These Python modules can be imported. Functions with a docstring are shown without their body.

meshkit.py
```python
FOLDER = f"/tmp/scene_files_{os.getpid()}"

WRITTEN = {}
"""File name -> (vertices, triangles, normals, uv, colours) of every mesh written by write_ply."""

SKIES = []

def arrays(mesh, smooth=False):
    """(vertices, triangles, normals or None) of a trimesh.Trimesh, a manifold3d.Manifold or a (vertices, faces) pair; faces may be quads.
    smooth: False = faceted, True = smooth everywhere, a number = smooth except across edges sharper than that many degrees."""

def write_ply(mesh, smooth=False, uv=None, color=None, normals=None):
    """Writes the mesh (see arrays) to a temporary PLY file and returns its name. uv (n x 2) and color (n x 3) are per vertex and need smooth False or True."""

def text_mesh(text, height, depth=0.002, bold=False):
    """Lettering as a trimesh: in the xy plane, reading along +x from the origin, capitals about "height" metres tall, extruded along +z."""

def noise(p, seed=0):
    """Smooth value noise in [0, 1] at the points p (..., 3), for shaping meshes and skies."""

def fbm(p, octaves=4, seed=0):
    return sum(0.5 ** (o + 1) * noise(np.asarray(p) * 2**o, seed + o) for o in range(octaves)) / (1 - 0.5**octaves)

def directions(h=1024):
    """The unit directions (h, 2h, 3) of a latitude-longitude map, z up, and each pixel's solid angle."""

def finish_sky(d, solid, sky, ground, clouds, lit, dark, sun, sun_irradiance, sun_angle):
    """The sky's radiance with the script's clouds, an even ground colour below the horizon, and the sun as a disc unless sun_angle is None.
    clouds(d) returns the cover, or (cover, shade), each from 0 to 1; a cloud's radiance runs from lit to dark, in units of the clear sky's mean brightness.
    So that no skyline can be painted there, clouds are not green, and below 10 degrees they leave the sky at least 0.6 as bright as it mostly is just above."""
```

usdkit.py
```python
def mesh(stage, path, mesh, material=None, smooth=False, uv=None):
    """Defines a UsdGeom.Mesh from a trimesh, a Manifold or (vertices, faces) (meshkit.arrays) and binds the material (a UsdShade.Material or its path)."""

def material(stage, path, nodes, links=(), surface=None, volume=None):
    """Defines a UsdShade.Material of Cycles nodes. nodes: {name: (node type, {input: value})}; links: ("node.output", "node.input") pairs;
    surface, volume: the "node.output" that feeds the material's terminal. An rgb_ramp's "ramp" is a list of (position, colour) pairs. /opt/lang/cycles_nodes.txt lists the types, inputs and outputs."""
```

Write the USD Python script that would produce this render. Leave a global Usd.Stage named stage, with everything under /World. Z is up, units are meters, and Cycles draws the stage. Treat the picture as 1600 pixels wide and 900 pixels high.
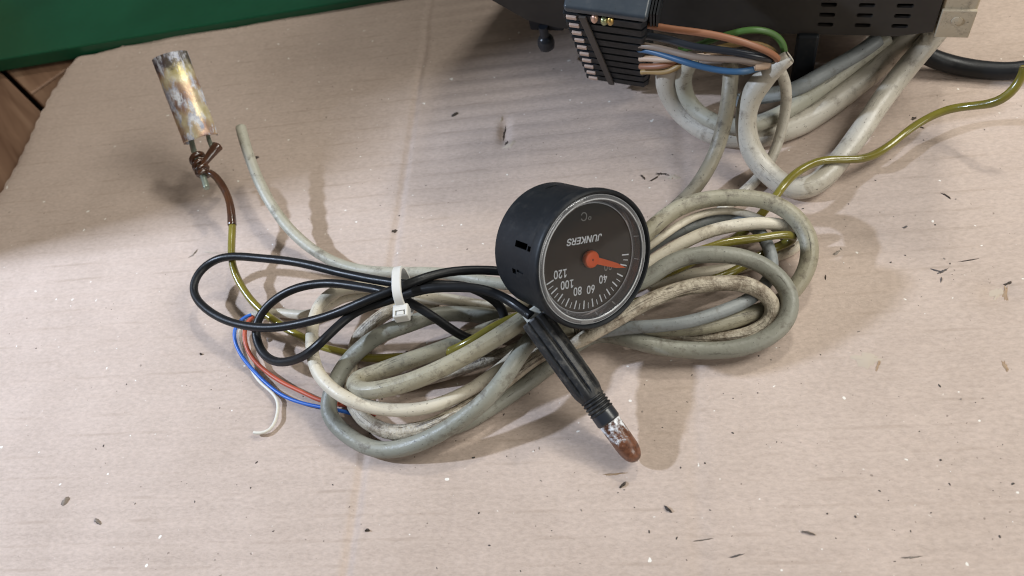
import math, random
import numpy as np, trimesh, usdkit, meshkit
import manifold3d as m3
from scipy.interpolate import CubicSpline
from scipy.ndimage import gaussian_filter1d
from scipy.spatial import cKDTree
from shapely.geometry import Polygon
from pxr import Usd, UsdGeom, UsdLux, UsdShade, Gf, Sdf

rng = np.random.default_rng(7)
stage = Usd.Stage.CreateInMemory()
UsdGeom.SetStageUpAxis(stage, UsdGeom.Tokens.z)
UsdGeom.SetStageMetersPerUnit(stage, 1.0)
UsdGeom.Xform.Define(stage, '/World')
stage.SetDefaultPrim(stage.GetPrimAtPath('/World'))

# ------------------------------------------------------------------ camera
FOC, W0, H0 = 1230.0, 1600.0, 900.0
_v1 = np.array([81, -1870, 1230.0]); _v1 /= np.linalg.norm(_v1)
_v2 = np.array([1, -.07, 0.0]); _v2[2] = -(_v1[0] + _v1[1] * -.07) / _v1[2]; _v2 /= np.linalg.norm(_v2)
ROT = np.array([_v2, _v1, np.cross(_v2, _v1)])
CAM = -(ROT @ np.array([0, 0, 1.0])) * .310
def at(px, py, z=0.0):
    """world point at height z (metres) along the sight line of one point of the photograph"""
    d = ROT @ np.array([(px - W0 / 2) / FOC, (py - H0 / 2) / FOC, 1.0])
    return CAM + d * ((z - CAM[2]) / d[2])
cam = UsdGeom.Camera.Define(stage, '/World/camera')
r_, u_, b_ = ROT[:, 0], -ROT[:, 1], -ROT[:, 2]
cam.AddTransformOp().Set(Gf.Matrix4d(*r_, 0, *u_, 0, *b_, 0, *CAM, 1))
cam.CreateHorizontalApertureAttr(36.0); cam.CreateVerticalApertureAttr(20.25)
cam.CreateFocalLengthAttr(36.0 * FOC / W0)
cam.CreateClippingRangeAttr(Gf.Vec2f(.01, 100))
cam.CreateFStopAttr(14.0); cam.CreateFocusDistanceAttr(.285)
cam.CreateExposureAttr(0.0)

# ------------------------------------------------------------------ lamps (workshop: bench lamp at left, tube behind, soft ceiling light)
def aim(prim, pos, target):
    p, t = np.array(pos, float), np.array(target, float)
    z = p - t; z /= np.linalg.norm(z)
    x = np.cross([0, 0, 1.0], z); x /= np.linalg.norm(x); y = np.cross(z, x)
    UsdGeom.Xformable(prim).AddTransformOp().Set(Gf.Matrix4d(*x, 0, *y, 0, *z, 0, *p, 1))
def rect(name, pos, target, w, h, power, color):
    l = UsdLux.RectLight.Define(stage, '/World/' + name)
    l.CreateWidthAttr(w); l.CreateHeightAttr(h); l.CreateIntensityAttr(power); l.CreateNormalizeAttr(True)
    l.CreateColorAttr(Gf.Vec3f(*color)); aim(l, pos, target)
rect('bench_lamp', (-.52, -.01, .40), (0, 0, 0), .022, .022, 1.46, (.68, .80, 1.0))
rect('back_tube_lamp', (.38, .84, 1.28), (.0, .0, 0), .16, .10, 2.3, (1.0, .98, .90))
rect('ceiling_lamp', (.60, .10, .66), (.05, .0, 0), .34, .34, 1.60, (1.0, .98, .90))
rect('window_light', (1.10, -.95, .75), (.03, .0, .03), .8, .6, 2.6, (1.0, .98, .92))
dome = UsdLux.DomeLight.Define(stage, '/World/room_light')
usdkit.material(stage, '/World/Looks/room_glow', {'b': ('background_shader', {'color': (1.0, .98, .90), 'strength': .10})}, surface='b.background')
UsdShade.MaterialBindingAPI.Apply(dome.GetPrim()).Bind(UsdShade.Material.Get(stage, '/World/Looks/room_glow'))

# ------------------------------------------------------------------ prim helpers
_used = set()
def numbered(parent, name):
    n, k = name, 0
    while parent + '/' + n in _used:
        k += 1; n = f'{name}_{k:03d}'
    _used.add(parent + '/' + n)
    return n
def tag(prim, label=None, cat=None, group=None, kind=None):
    for k, v in (('label', label), ('category', cat), ('group', group), ('kind', kind)):
        if v: prim.SetCustomDataByKey(k, v)
_org = {}
def thing(name, label, cat, loc, group=None, kind=None):
    p = '/World/' + numbered('/World', name)
    x = UsdGeom.Xform.Define(stage, p); x.AddTranslateOp().Set(Gf.Vec3d(*map(float, loc)))
    tag(x.GetPrim(), label, cat, group, kind); _org[p] = np.array(loc, float)
    return p
def obj(name, mesh, m, parent='/World', smooth=35, uv=None, label=None, kind=None):
    p = parent + '/' + numbered(parent, name)
    o = _org.get(parent, np.zeros(3)); _org[p] = o
    v, f, _ = meshkit.arrays(mesh)
    g = usdkit.mesh(stage, p, (v - o, f), M[m], smooth=smooth, uv=uv)
    tag(g.GetPrim(), label, kind=kind)
    return p
def top(name, mesh, m, label, cat, **k):
    kind, group = k.pop('kind', None), k.pop('group', None)
    p = obj(name, mesh, m, **k); tag(stage.GetPrimAtPath(p), label, cat, group, kind)
    return p

# ------------------------------------------------------------------ materials
M = {}
def mat(name, nodes, links, surface='p.BSDF'):
    M[name] = usdkit.material(stage, '/World/Looks/' + name, nodes, links, surface=surface)
def plain(name, col, rough=.5, **k):
    mat(name, {'p': ('principled_bsdf', {'base_color': col, 'roughness': rough, **k})}, [])
def worn(name, col, col2, dirt, lo=.56, hi=.70, speck=.66, rough=(.35, .6), scale=1.0, streak=0.0, bump=.00012, amount=.8, seed=0., **k):
    """one real colour with slow tone changes, smears of dirt, dark specks and (streak) cracks along the tube"""
    off = (seed * .731, seed * .317, seed * .911)
    n = {'g': ('geometry', {}), 'mp': ('mapping', {'location': off}),
         'n1': ('noise_texture', {'scale': 55 * scale, 'detail': 3.0}),
         'n2': ('noise_texture', {'scale': 190 * scale, 'detail': 7.0, 'roughness': .72}),
         'n3': ('noise_texture', {'scale': 900 * scale, 'detail': 3.0, 'roughness': .6}),
         'r1': ('rgb_ramp', {'ramp': [(.35, col), (.65, col2)]}),
         'r2': ('rgb_ramp', {'ramp': [(lo, (0, 0, 0)), (hi, (1, 1, 1))]}),
         'r3': ('rgb_ramp', {'ramp': [(speck, (0, 0, 0)), (speck + .05, (1, 1, 1))]}),
         'am': ('math', {'math_type': 'multiply', 'value2': amount}),
         'mx': ('mix', {'color2': dirt}), 'am3': ('math', {'math_type': 'multiply', 'value2': .75}),
         'mx3': ('mix', {'color2': tuple(c * .35 for c in dirt)}),
         'rr': ('map_range', {'from_min': .3, 'from_max': .7, 'to_min': rough[0], 'to_max': rough[1]}),
         'ad': ('math', {'math_type': 'add'}),
         'b': ('bump', {'distance': bump, 'strength': 1.0}),
         'p': ('principled_bsdf', {**k})}
    l = [('g.position', 'mp.vector'), ('mp.vector', 'n1.vector'), ('mp.vector', 'n2.vector'), ('mp.vector', 'n3.vector'),
         ('n1.fac', 'r1.fac'), ('n2.fac', 'r2.fac'), ('n3.fac', 'r3.fac'), ('r2.color', 'am.value1'), ('am.value', 'mx.fac'), ('r1.color', 'mx.color1'),
         ('r3.color', 'am3.value1'), ('am3.value', 'mx3.fac'), ('mx.color', 'mx3.color1'), ('n2.fac', 'rr.value'), ('rr.result', 'p.roughness'),
         ('n2.fac', 'ad.value1'), ('n3.fac', 'ad.value2'), ('ad.value', 'b.height'), ('b.normal', 'p.normal'), ('mx3.color', 'p.base_color')]
    if streak:
        n.update({'tc': ('texture_coordinate', {}), 'm2': ('mapping', {'scale': (70, 900, 1), 'location': off}),
                  'n4': ('noise_texture', {'scale': 1.0, 'detail': 6.0, 'roughness': .75, 'distortion': .8}),
                  'r4': ('rgb_ramp', {'ramp': [(.70 - .2 * streak, (0, 0, 0)), (.78 - .2 * streak, (1, 1, 1))]}),
                  'mx4': ('mix', {'color2': tuple(c * .5 for c in dirt)}), 'am4': ('math', {'math_type': 'multiply', 'value2': .85})})
        l.remove(('mx3.color', 'p.base_color'))
        l += [('tc.UV', 'm2.vector'), ('m2.vector', 'n4.vector'), ('n4.fac', 'r4.fac'), ('r4.color', 'am4.value1'), ('am4.value', 'mx4.fac'),
              ('mx3.color', 'mx4.color1'), ('mx4.color', 'p.base_color')]
    mat(name, n, l)
DIRT = (.075, .055, .038)
worn('grey_pvc', (.215, .215, .180), (.275, .270, .225), DIRT, .53, .67, amount=.65, streak=.50)
worn('olive_grey_pvc', (.275, .250, .178), (.335, .305, .225), DIRT, .52, .68, amount=.7, seed=1, streak=.55)
worn('dirty_olive_pvc', (.20, .175, .125), (.29, .26, .20), (.05, .038, .025), .50, .66, amount=.7, seed=1.7, streak=.5)
worn('pale_grey_pvc', (.34, .33, .265), (.41, .39, .32), DIRT, .53, .67, amount=.6, seed=2, streak=.35)
worn('cream_pvc', (.53, .475, .375), (.60, .545, .44), (.14, .10, .07), .54, .68, amount=.55, seed=3, streak=.46)
worn('dirty_cream_pvc', (.44, .38, .29), (.56, .50, .40), (.12, .08, .048), .47, .62, amount=.75, seed=4, streak=.86, bump=.0004)
worn('blue_grey_pvc', (.185, .200, .205), (.235, .250, .250), DIRT, .54, .68, amount=.55, seed=5, streak=.35)
worn('thick_white_pvc', (.42, .385, .32), (.52, .48, .41), (.13, .10, .075), .53, .68, amount=.6, seed=6, rough=(.3, .5), streak=.52)
worn('black_pvc', (.008, .0085, .0095), (.012, .0125, .014), (.06, .055, .05), .64, .80, .70, rough=(.30, .48), amount=.5, bump=.00004, specular_ior_level=.26)
worn('black_plastic', (.007, .0085, .011), (.010, .012, .015), (.06, .055, .048), .53, .74, .66, rough=(.42, .62), amount=.35, specular_ior_level=.28, seed=2.2, bump=.00005)
worn('blue_black_plastic', (.028, .036, .046), (.040, .050, .062), (.09, .09, .09), .55, .75, .68, rough=(.28, .42), amount=.3, seed=2.8, bump=.00004)
worn('dusty_black_plastic', (.013, .014, .016), (.022, .022, .023), (.17, .155, .13), .50, .68, .66, rough=(.4, .6), amount=.55, scale=1.5, seed=3.3, bump=.00008)
worn('yellow_sheath', (.130, .108, .013), (.205, .172, .027), (.04, .032, .008), .62, .80, .70, rough=(.16, .30), amount=.7, seed=8, bump=.00005, coat_weight=.5, coat_roughness=.1)
worn('burnt_sheath', (.085, .030, .010), (.040, .016, .009), (.012, .008, .006), .5, .7, .70, rough=(.15, .30), amount=.8, seed=9, bump=.00006, coat_weight=.6, coat_roughness=.1)
worn('dark_metal', (.016, .013, .011), (.024, .020, .017), (.07, .06, .05), .62, .8, .72, rough=(.42, .6), amount=.4, seed=5.1, bump=.00003)
worn('beige_metal', (.36, .29, .20), (.43, .36, .26), (.10, .08, .06), .55, .72, amount=.7, seed=5.9, rough=(.4, .6))
worn('grey_metal', (.15, .145, .13), (.21, .20, .18), (.06, .05, .04), .55, .72, amount=.7, seed=6.3, rough=(.4, .6))
plain('blue_core', (.030, .13, .50), .4); plain('red_core', (.50, .10, .050), .45); plain('white_core', (.62, .59, .52), .45)
plain('brown_core', (.27, .115, .06), .45); plain('black_core', (.022, .025, .032), .28); plain('blue_wire', (.035, .10, .20), .45)
plain('green_wire', (.055, .12, .025), .45); plain('taupe_core', (.25, .19, .15), .45); plain('tan_wire', (.48, .34, .24), .5); plain('golden_wire', (.30, .19, .07), .45)
plain('tip_copper', (.55, .40, .28), .5, metallic=.6)
mat('nylon', {'p': ('principled_bsdf', {'base_color': (.78, .76, .72), 'roughness': .3}), 't': ('translucent_bsdf', {'color': (.7, .7, .68)}), 'm': ('mix_closure', {'fac': .25})}, [('p.BSDF', 'm.closure1'), ('t.BSDF', 'm.closure2')], 'm.closure')
plain('orange_plastic', (.78, .125, .028), .42); plain('orange_dark', (.20, .035, .012), .6)
plain('white_print', (.86, .89, .93), .6); plain('grey_print', (.26, .25, .24), .6)
worn('dial_black', (.028, .024, .021), (.034, .029, .025), (.05, .045, .04), .62, .85, .80, rough=(.5, .65), amount=.4, bump=.00001)
plain('copper', (.66, .43, .33), .42, metallic=.75); plain('contact_metal', (.62, .48, .41), .45, metallic=.25); plain('brass', (.66, .45, .16), .32, metallic=.95); plain('green_brass', (.45, .48, .25), .35, metallic=.8)
plain('strap_brown', (.055, .045, .038), .55); plain('hole_black', (.004, .004, .004), .9)
plain('wire_metal', (.30, .34, .28), .45, metallic=.7); plain('white_cap', (.55, .55, .50), .6)
plain('debris_dark', (.065, .053, .046), .8); plain('debris_grey', (.24, .20, .17), .8); plain('debris_white', (.78, .77, .74), .6)
# clear lens: transparent with a fresnel gloss
mat('clear_lens', {'t': ('transparent_bsdf', {'color': (.93, .94, .95)}), 'g': ('glossy_bsdf', {'color': (1, 1, 1), 'roughness': .06}),
                   'f': ('fresnel', {'IOR': 1.5}), 'm': ('mix_closure', {})},
    [('f.fac', 'm.fac'), ('t.BSDF', 'm.closure1'), ('g.BSDF', 'm.closure2')], 'm.closure')
mat('lens_rim', {'t': ('transparent_bsdf', {'color': (.80, .80, .81)}), 'g': ('glossy_bsdf', {'color': (.95, .96, 1), 'roughness': .10}), 'd': ('diffuse_bsdf', {'color': (.55, .56, .58)}),
                 'lw': ('layer_weight', {'blend': .45}), 'm': ('mix_closure', {}), 'm2': ('mix_closure', {'fac': .14})},
    [('lw.fresnel', 'm.fac'), ('t.BSDF', 'm.closure1'), ('g.BSDF', 'm.closure2'), ('m.closure', 'm2.closure1'), ('d.BSDF', 'm2.closure2')], 'm2.closure')
mat('lens_clip', {'t': ('transparent_bsdf', {'color': (.9, .9, .9)}), 'g': ('diffuse_bsdf', {'color': (.4, .4, .4)}), 'm': ('mix_closure', {'fac': .35})},
    [('t.BSDF', 'm.closure1'), ('g.BSDF', 'm.closure2')], 'm.closure')
# bulb: brown copper with white paste towards the collar (uv.x runs along it)
mat('bulb_copper', {'tc': ('texture_coordinate', {}), 's': ('separate_xyz', {}), 'g': ('geometry', {}), 'st': ('mapping', {'scale': (30, 600, 1)}),
                    'n': ('noise_texture', {'scale': 420, 'detail': 5.0, 'roughness': .7}), 'n2': ('noise_texture', {'scale': 1.0, 'detail': 4.0}),
                    'k': ('map_range', {'from_min': 0.0, 'from_max': .014, 'to_min': .30, 'to_max': -.06}), 'a': ('math', {'math_type': 'add'}), 'a2': ('math', {'math_type': 'multiply_add', 'value2': .55}),
                    'r': ('rgb_ramp', {'ramp': [(.66, (0, 0, 0)), (.80, (1, 1, 1))]}), 'c': ('rgb_ramp', {'ramp': [(.35, (.07, .027, .015)), (.60, (.19, .075, .038)), (.8, (.30, .15, .09))]}),
                    'mx': ('mix', {'color2': (.72, .74, .78)}), 'b': ('bump', {'distance': .0003}), 'p': ('principled_bsdf', {'roughness': .30, 'coat_weight': .3})},
    [('tc.UV', 's.vector'), ('tc.UV', 'st.vector'), ('st.vector', 'n2.vector'), ('g.position', 'n.vector'), ('s.x', 'k.value'), ('k.result', 'a.value1'), ('n.fac', 'a2.value1'), ('n2.fac', 'a2.value3'),
     ('a2.value', 'q.value1'), ('q.value', 'a.value2'), ('a.value', 'r.fac'), ('n.fac', 'c.fac'), ('c.color', 'mx.color1'), ('r.color', 'mx.fac'), ('mx.color', 'p.base_color'), ('a.value', 'b.height'), ('b.normal', 'p.normal')]
    if False else
    [('tc.UV', 's.vector'), ('tc.UV', 'st.vector'), ('st.vector', 'n2.vector'), ('g.position', 'n.vector'), ('s.x', 'k.value'), ('k.result', 'a.value1'), ('n2.fac', 'a2.value3'), ('n.fac', 'a2.value1'),
     ('n.fac', 'a.value2'), ('a.value', 'r.fac'), ('n.fac', 'c.fac'), ('c.color', 'mx.color1'), ('r.color', 'mx.fac'), ('mx.color', 'p.base_color'), ('r.color', 'b.height'), ('b.normal', 'p.normal')])
# corroded brass sleeve
mat('corroded_brass', {'tc': ('texture_coordinate', {}), 'g': ('geometry', {}), 's': ('separate_xyz', {}),
                       'st': ('mapping', {'scale': (75, 170, 1)}), 'n': ('noise_texture', {'scale': 1.0, 'detail': 8.0, 'roughness': .72, 'distortion': .3}),
                       'n2': ('noise_texture', {'scale': 75, 'detail': 4.0}), 'n3': ('noise_texture', {'scale': 260, 'detail': 6.0, 'roughness': .7}),
                       'c': ('rgb_ramp', {'ramp': [(.30, (.16, .12, .14)), (.42, (.38, .24, .18)), (.50, (.56, .42, .27)), (.60, (.74, .66, .44)), (.72, (.52, .44, .20))]}),
                       'rp': ('rgb_ramp', {'ramp': [(.485, (0, 0, 0)), (.56, (1, 1, 1))]}), 'mx': ('mix', {'color2': (.47, .50, .58)}),
                       'pc': ('rgb_ramp', {'ramp': [(.4, (.33, .35, .45)), (.6, (.66, .68, .73))]}),
                       'end': ('rgb_ramp', {'ramp': [(.0, (1, 1, 1)), (.17, (1, 1, 1)), (.24, (0, 0, 0))]}), 'ed': ('math', {'math_type': 'multiply_add', 'value2': 22.0, 'value3': -.06}),
                       'nw': ('math', {'math_type': 'multiply_add', 'value2': .25}), 'tarn': ('mix', {'color2': (.040, .030, .042)}), 'em': ('math', {'math_type': 'multiply', 'value2': .85}),
                       'mt': ('map_range', {'from_min': 0., 'from_max': 1., 'to_min': .45, 'to_max': .0}), 'ro': ('map_range', {'from_min': 0., 'from_max': 1., 'to_min': .40, 'to_max': .7}),
                       'b': ('bump', {'distance': .00025}), 'p': ('principled_bsdf', {})},
    [('tc.UV', 'st.vector'), ('st.vector', 'n.vector'), ('g.position', 'n2.vector'), ('g.position', 'n3.vector'), ('n2.fac', 'c.fac'), ('n.fac', 'rp.fac'),
     ('tc.UV', 's.vector'), ('s.x', 'ed.value1'), ('n3.fac', 'nw.value1'), ('ed.value', 'nw.value3'), ('nw.value', 'end.fac'), ('end.color', 'em.value1'), ('em.value', 'tarn.fac'), ('c.color', 'tarn.color1'),
     ('n3.fac', 'pc.fac'), ('pc.color', 'mx.color2'), ('tarn.color', 'mx.color1'), ('rp.color', 'mx.fac'), ('mx.color', 'p.base_color'), ('rp.color', 'mt.value'), ('mt.result', 'p.metallic'),
     ('rp.color', 'ro.value'), ('ro.result', 'p.roughness'), ('n3.fac', 'b.height'), ('b.normal', 'p.normal')])
# corrugated cardboard: fibres, flute streaks along x, stains
mat('cardboard', {'g': ('geometry', {}), 'n1': ('noise_texture', {'scale': 14, 'detail': 9.0, 'roughness': .68}), 'n2': ('noise_texture', {'scale': 1.0, 'detail': 5.0, 'roughness': .7}),
                  'st': ('mapping', {'scale': (420, 900, 600)}), 'sx': ('mapping', {'scale': (42, 210, 1)}), 'n3': ('noise_texture', {'scale': 1.0, 'detail': 3.0, 'roughness': .55}),
                  'wv': ('wave_texture', {'wave_type': 'bands', 'bands_direction': 'y', 'profile': 'sine', 'scale': 37.0, 'distortion': .55, 'detail': 2.0, 'detail_scale': .8, 'detail_roughness': .5}),
                  'wr': ('rgb_ramp', {'ramp': [(.90, (0, 0, 0)), (.99, (1, 1, 1))]}), 'sr': ('rgb_ramp', {'ramp': [(.46, (0, 0, 0)), (.66, (1, 1, 1))]}), 'ws': ('math', {'math_type': 'multiply'}), 'wk': ('math', {'math_type': 'multiply', 'value2': .24}),
                  'c1': ('rgb_ramp', {'ramp': [(.32, (.448, .358, .302)), (.68, (.538, .436, .376))]}), 'f': ('rgb_ramp', {'ramp': [(.30, (.80, .79, .78)), (.68, (1.08, 1.07, 1.07))]}),
                  'mf': ('mix', {'mix_type': 'multiply', 'fac': .8}), 'mw': ('mix', {'color2': (.225, .165, .12)}),
                  'sp': ('noise_texture', {'scale': 420, 'detail': 2.0}), 'sr2': ('rgb_ramp', {'ramp': [(.735, (0, 0, 0)), (.77, (1, 1, 1))]}), 'ms': ('mix', {'color2': (.13, .10, .08)}), 'sk': ('math', {'math_type': 'multiply', 'value2': .6}),
                  'sw': ('noise_texture', {'scale': 330, 'detail': 1.0}), 'sw2': ('rgb_ramp', {'ramp': [(.755, (0, 0, 0)), (.78, (1, 1, 1))]}), 'mw2': ('mix', {'color2': (.74, .70, .64)}),
                  'of': ('mapping', {'location': (3.3, 7.1, 0)}),
                  'bh': ('math', {'math_type': 'multiply_add', 'value2': -.35}), 'b': ('bump', {'distance': .00035, 'strength': .8}), 'p': ('principled_bsdf', {'roughness': .82, 'specular_ior_level': .25})},
    [('g.position', 'n1.vector'), ('g.position', 'st.vector'), ('st.vector', 'n2.vector'), ('g.position', 'sx.vector'), ('sx.vector', 'n3.vector'), ('g.position', 'wv.vector'), ('wv.fac', 'wr.fac'),
     ('n3.fac', 'sr.fac'), ('wr.color', 'ws.value1'), ('sr.color', 'ws.value2'), ('ws.value', 'wk.value1'), ('n1.fac', 'c1.fac'), ('n2.fac', 'f.fac'), ('c1.color', 'mf.color1'), ('f.color', 'mf.color2'),
     ('mf.color', 'mw.color1'), ('wk.value', 'mw.fac'), ('g.position', 'sp.vector'), ('sp.fac', 'sr2.fac'), ('sr2.color', 'sk.value1'), ('sk.value', 'ms.fac'), ('mw.color', 'ms.color1'),
     ('g.position', 'of.vector'), ('of.vector', 'sw.vector'), ('sw.fac', 'sw2.fac'), ('sw2.color', 'mw2.fac'), ('ms.color', 'mw2.color1'), ('mw2.color', 'p.base_color'),
     ('wv.fac', 'bh.value1'), ('n2.fac', 'bh.value3'), ('bh.value', 'b.height'), ('b.normal', 'p.normal')])
plain('cardboard_core', (.36, .25, .16), .9); plain('torn_paper', (.46, .385, .31), .9); plain('gash_dark', (.06, .044, .034), .9); plain('ink_dark', (.11, .095, .09), .7)
# wood boards: long grain, one tone per board
mat('bench_wood', {'g': ('geometry', {}), 'rt': ('vector_rotate', {'rotate_type': 'z_axis', 'angle': .83}), 'mp': ('mapping', {'scale': (14, 120, 40)}), 'n': ('noise_texture', {'scale': 1.0, 'detail': 6.0, 'distortion': .6}),
                   'oi': ('object_info', {}), 'c': ('rgb_ramp', {'ramp': [(.3, (.13, .068, .040)), (.55, (.215, .125, .078)), (.75, (.27, .17, .11))]}),
                   'h': ('map_range', {'from_min': 0., 'from_max': 1., 'to_min': .75, 'to_max': 1.2}), 'v': ('hsv', {}), 'b': ('bump', {'distance': .0003}), 'p': ('principled_bsdf', {'roughness': .55})},
    [('g.position', 'rt.vector'), ('rt.vector', 'mp.vector'), ('mp.vector', 'n.vector'), ('n.fac', 'c.fac'), ('oi.random', 'h.value'), ('h.result', 'v.value'), ('c.color', 'v.color'), ('v.color', 'p.base_color'), ('n.fac', 'b.height'), ('b.normal', 'p.normal')])
worn('green_paint', (.004, .070, .032), (.006, .088, .042), (.02, .05, .03), .62, .8, .74, rough=(.30, .42), amount=.4, scale=.4, seed=7, bump=.00005)

# ------------------------------------------------------------------ shape helpers
def cat(*ms): return trimesh.util.concatenate(ms)
def frame(z, x=None):
    z = np.asarray(z, float) / np.linalg.norm(z)
    x = np.array([1.0, 0, 0]) if x is None else np.asarray(x, float)
    x = x - z * (x @ z); x /= np.linalg.norm(x)
    return x, np.cross(z, x), z
def place(mesh, o, x, y, z):
    t = np.eye(4); t[:3, 0], t[:3, 1], t[:3, 2], t[:3, 3] = x, y, z, o
    m = mesh.copy(); m.apply_transform(t); return m
def rbox(sx, sy, sz, r=.0006):
    """box with rounded edges, centred"""
    b = m3.Manifold.batch_hull([m3.Manifold.sphere(r, 10).translate((a * (sx / 2 - r), b * (sy / 2 - r), c * (sz / 2 - r))) for a in (-1, 1) for b in (-1, 1) for c in (-1, 1)])
    v, f, _ = meshkit.arrays(b); return trimesh.Trimesh(v, f, process=False)
def revolve(profile, n=64):
    return trimesh.creation.revolve(np.asarray(profile, float), sections=n)
def resample(P, step):
    P = np.asarray(P, float)
    t = np.r_[0, np.cumsum(np.sqrt(np.linalg.norm(np.diff(P, axis=0), axis=1)) + 1e-9)]
    cs = CubicSpline(t, P)
    q = cs(np.linspace(0, t[-1], 1500))
    s = np.r_[0, np.cumsum(np.linalg.norm(np.diff(q, axis=0), axis=1))]
    n = max(6, int(s[-1] / step))
    u = np.linspace(0, s[-1], n)
    return np.stack([np.interp(u, s, q[:, k]) for k in range(3)], 1)
def tube(C, r, n=20, seed=0, wob=.03, flat=True, scale_fn=None):
    """swept round tube with cut ends; returns mesh, uv (metres along, metres round)"""
    C = np.asarray(C, float)
    T = np.gradient(C, axis=0); T /= np.linalg.norm(T, axis=1, keepdims=True)
    N = np.zeros_like(T); a = np.cross(T[0], [0, 0, 1.0]); N[0] = a / (np.linalg.norm(a) + 1e-12)
    for i in range(1, len(T)):
        a = N[i - 1] - T[i] * (N[i - 1] @ T[i]); N[i] = a / np.linalg.norm(a)
    B = np.cross(T, N)
    s = np.r_[0, np.cumsum(np.linalg.norm(np.diff(C, axis=0), axis=1))]
    rr = r * (1 + wob * 2 * (meshkit.noise(np.stack([s * 60, s * 0 + seed, s * 0], -1), seed) - .5))
    if scale_fn is not None: rr = rr * scale_fn(s / s[-1])
    th = np.linspace(0, 2 * np.pi, n + 1)
    ring = np.cos(th)[None, :, None] * N[:, None] + np.sin(th)[None, :, None] * B[:, None]
    qq = np.stack([np.repeat(s[:, None] * 130, n + 1, 1), np.cos(th)[None] * 1.3 + s[:, None] * 0 + seed, np.sin(th)[None] * 1.3 + s[:, None] * 0], -1)
    V = C[:, None] + ring * (rr[:, None] * (1 + 2.2 * wob * (meshkit.noise(qq, seed + 50) - .5)))[..., None]
    rows = [C[0] + ring[0] * rr[0] * .82 - T[0] * r * .0, *V, C[-1] + ring[-1] * rr[-1] * .82]
    rows[1] = V[0] + T[0] * r * .16; rows[-2] = V[-1] - T[-1] * r * .16
    V = np.array(rows); m = len(V)
    uu = np.r_[s[0], s, s[-1]]
    uv = np.stack([np.repeat(uu, n + 1), np.tile(th * r, m)], -1)
    i = np.arange(m - 1)[:, None] * (n + 1) + np.arange(n)[None]
    f = np.concatenate([np.stack([i, i + 1, i + n + 2], -1).reshape(-1, 3), np.stack([i, i + n + 2, i + n + 1], -1).reshape(-1, 3)])
    f = f[:, ::-1]
    vv = V.reshape(-1, 3); k = len(vv)
    vv = np.vstack([vv, C[0], C[-1]]); uv = np.vstack([uv, [s[0], 0], [s[-1], 0]])
    f = np.vstack([f, [[k, a, a + 1] for a in range(n)], [[k + 1, (m - 1) * (n + 1) + a + 1, (m - 1) * (n + 1) + a] for a in range(n)]])
    f[-2 * n:-n] = f[-2 * n:-n][:, ::-1]; f[-n:] = f[-n:][:, ::-1]
    t = trimesh.Trimesh(vv, f, process=False)
    return t, uv

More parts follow.
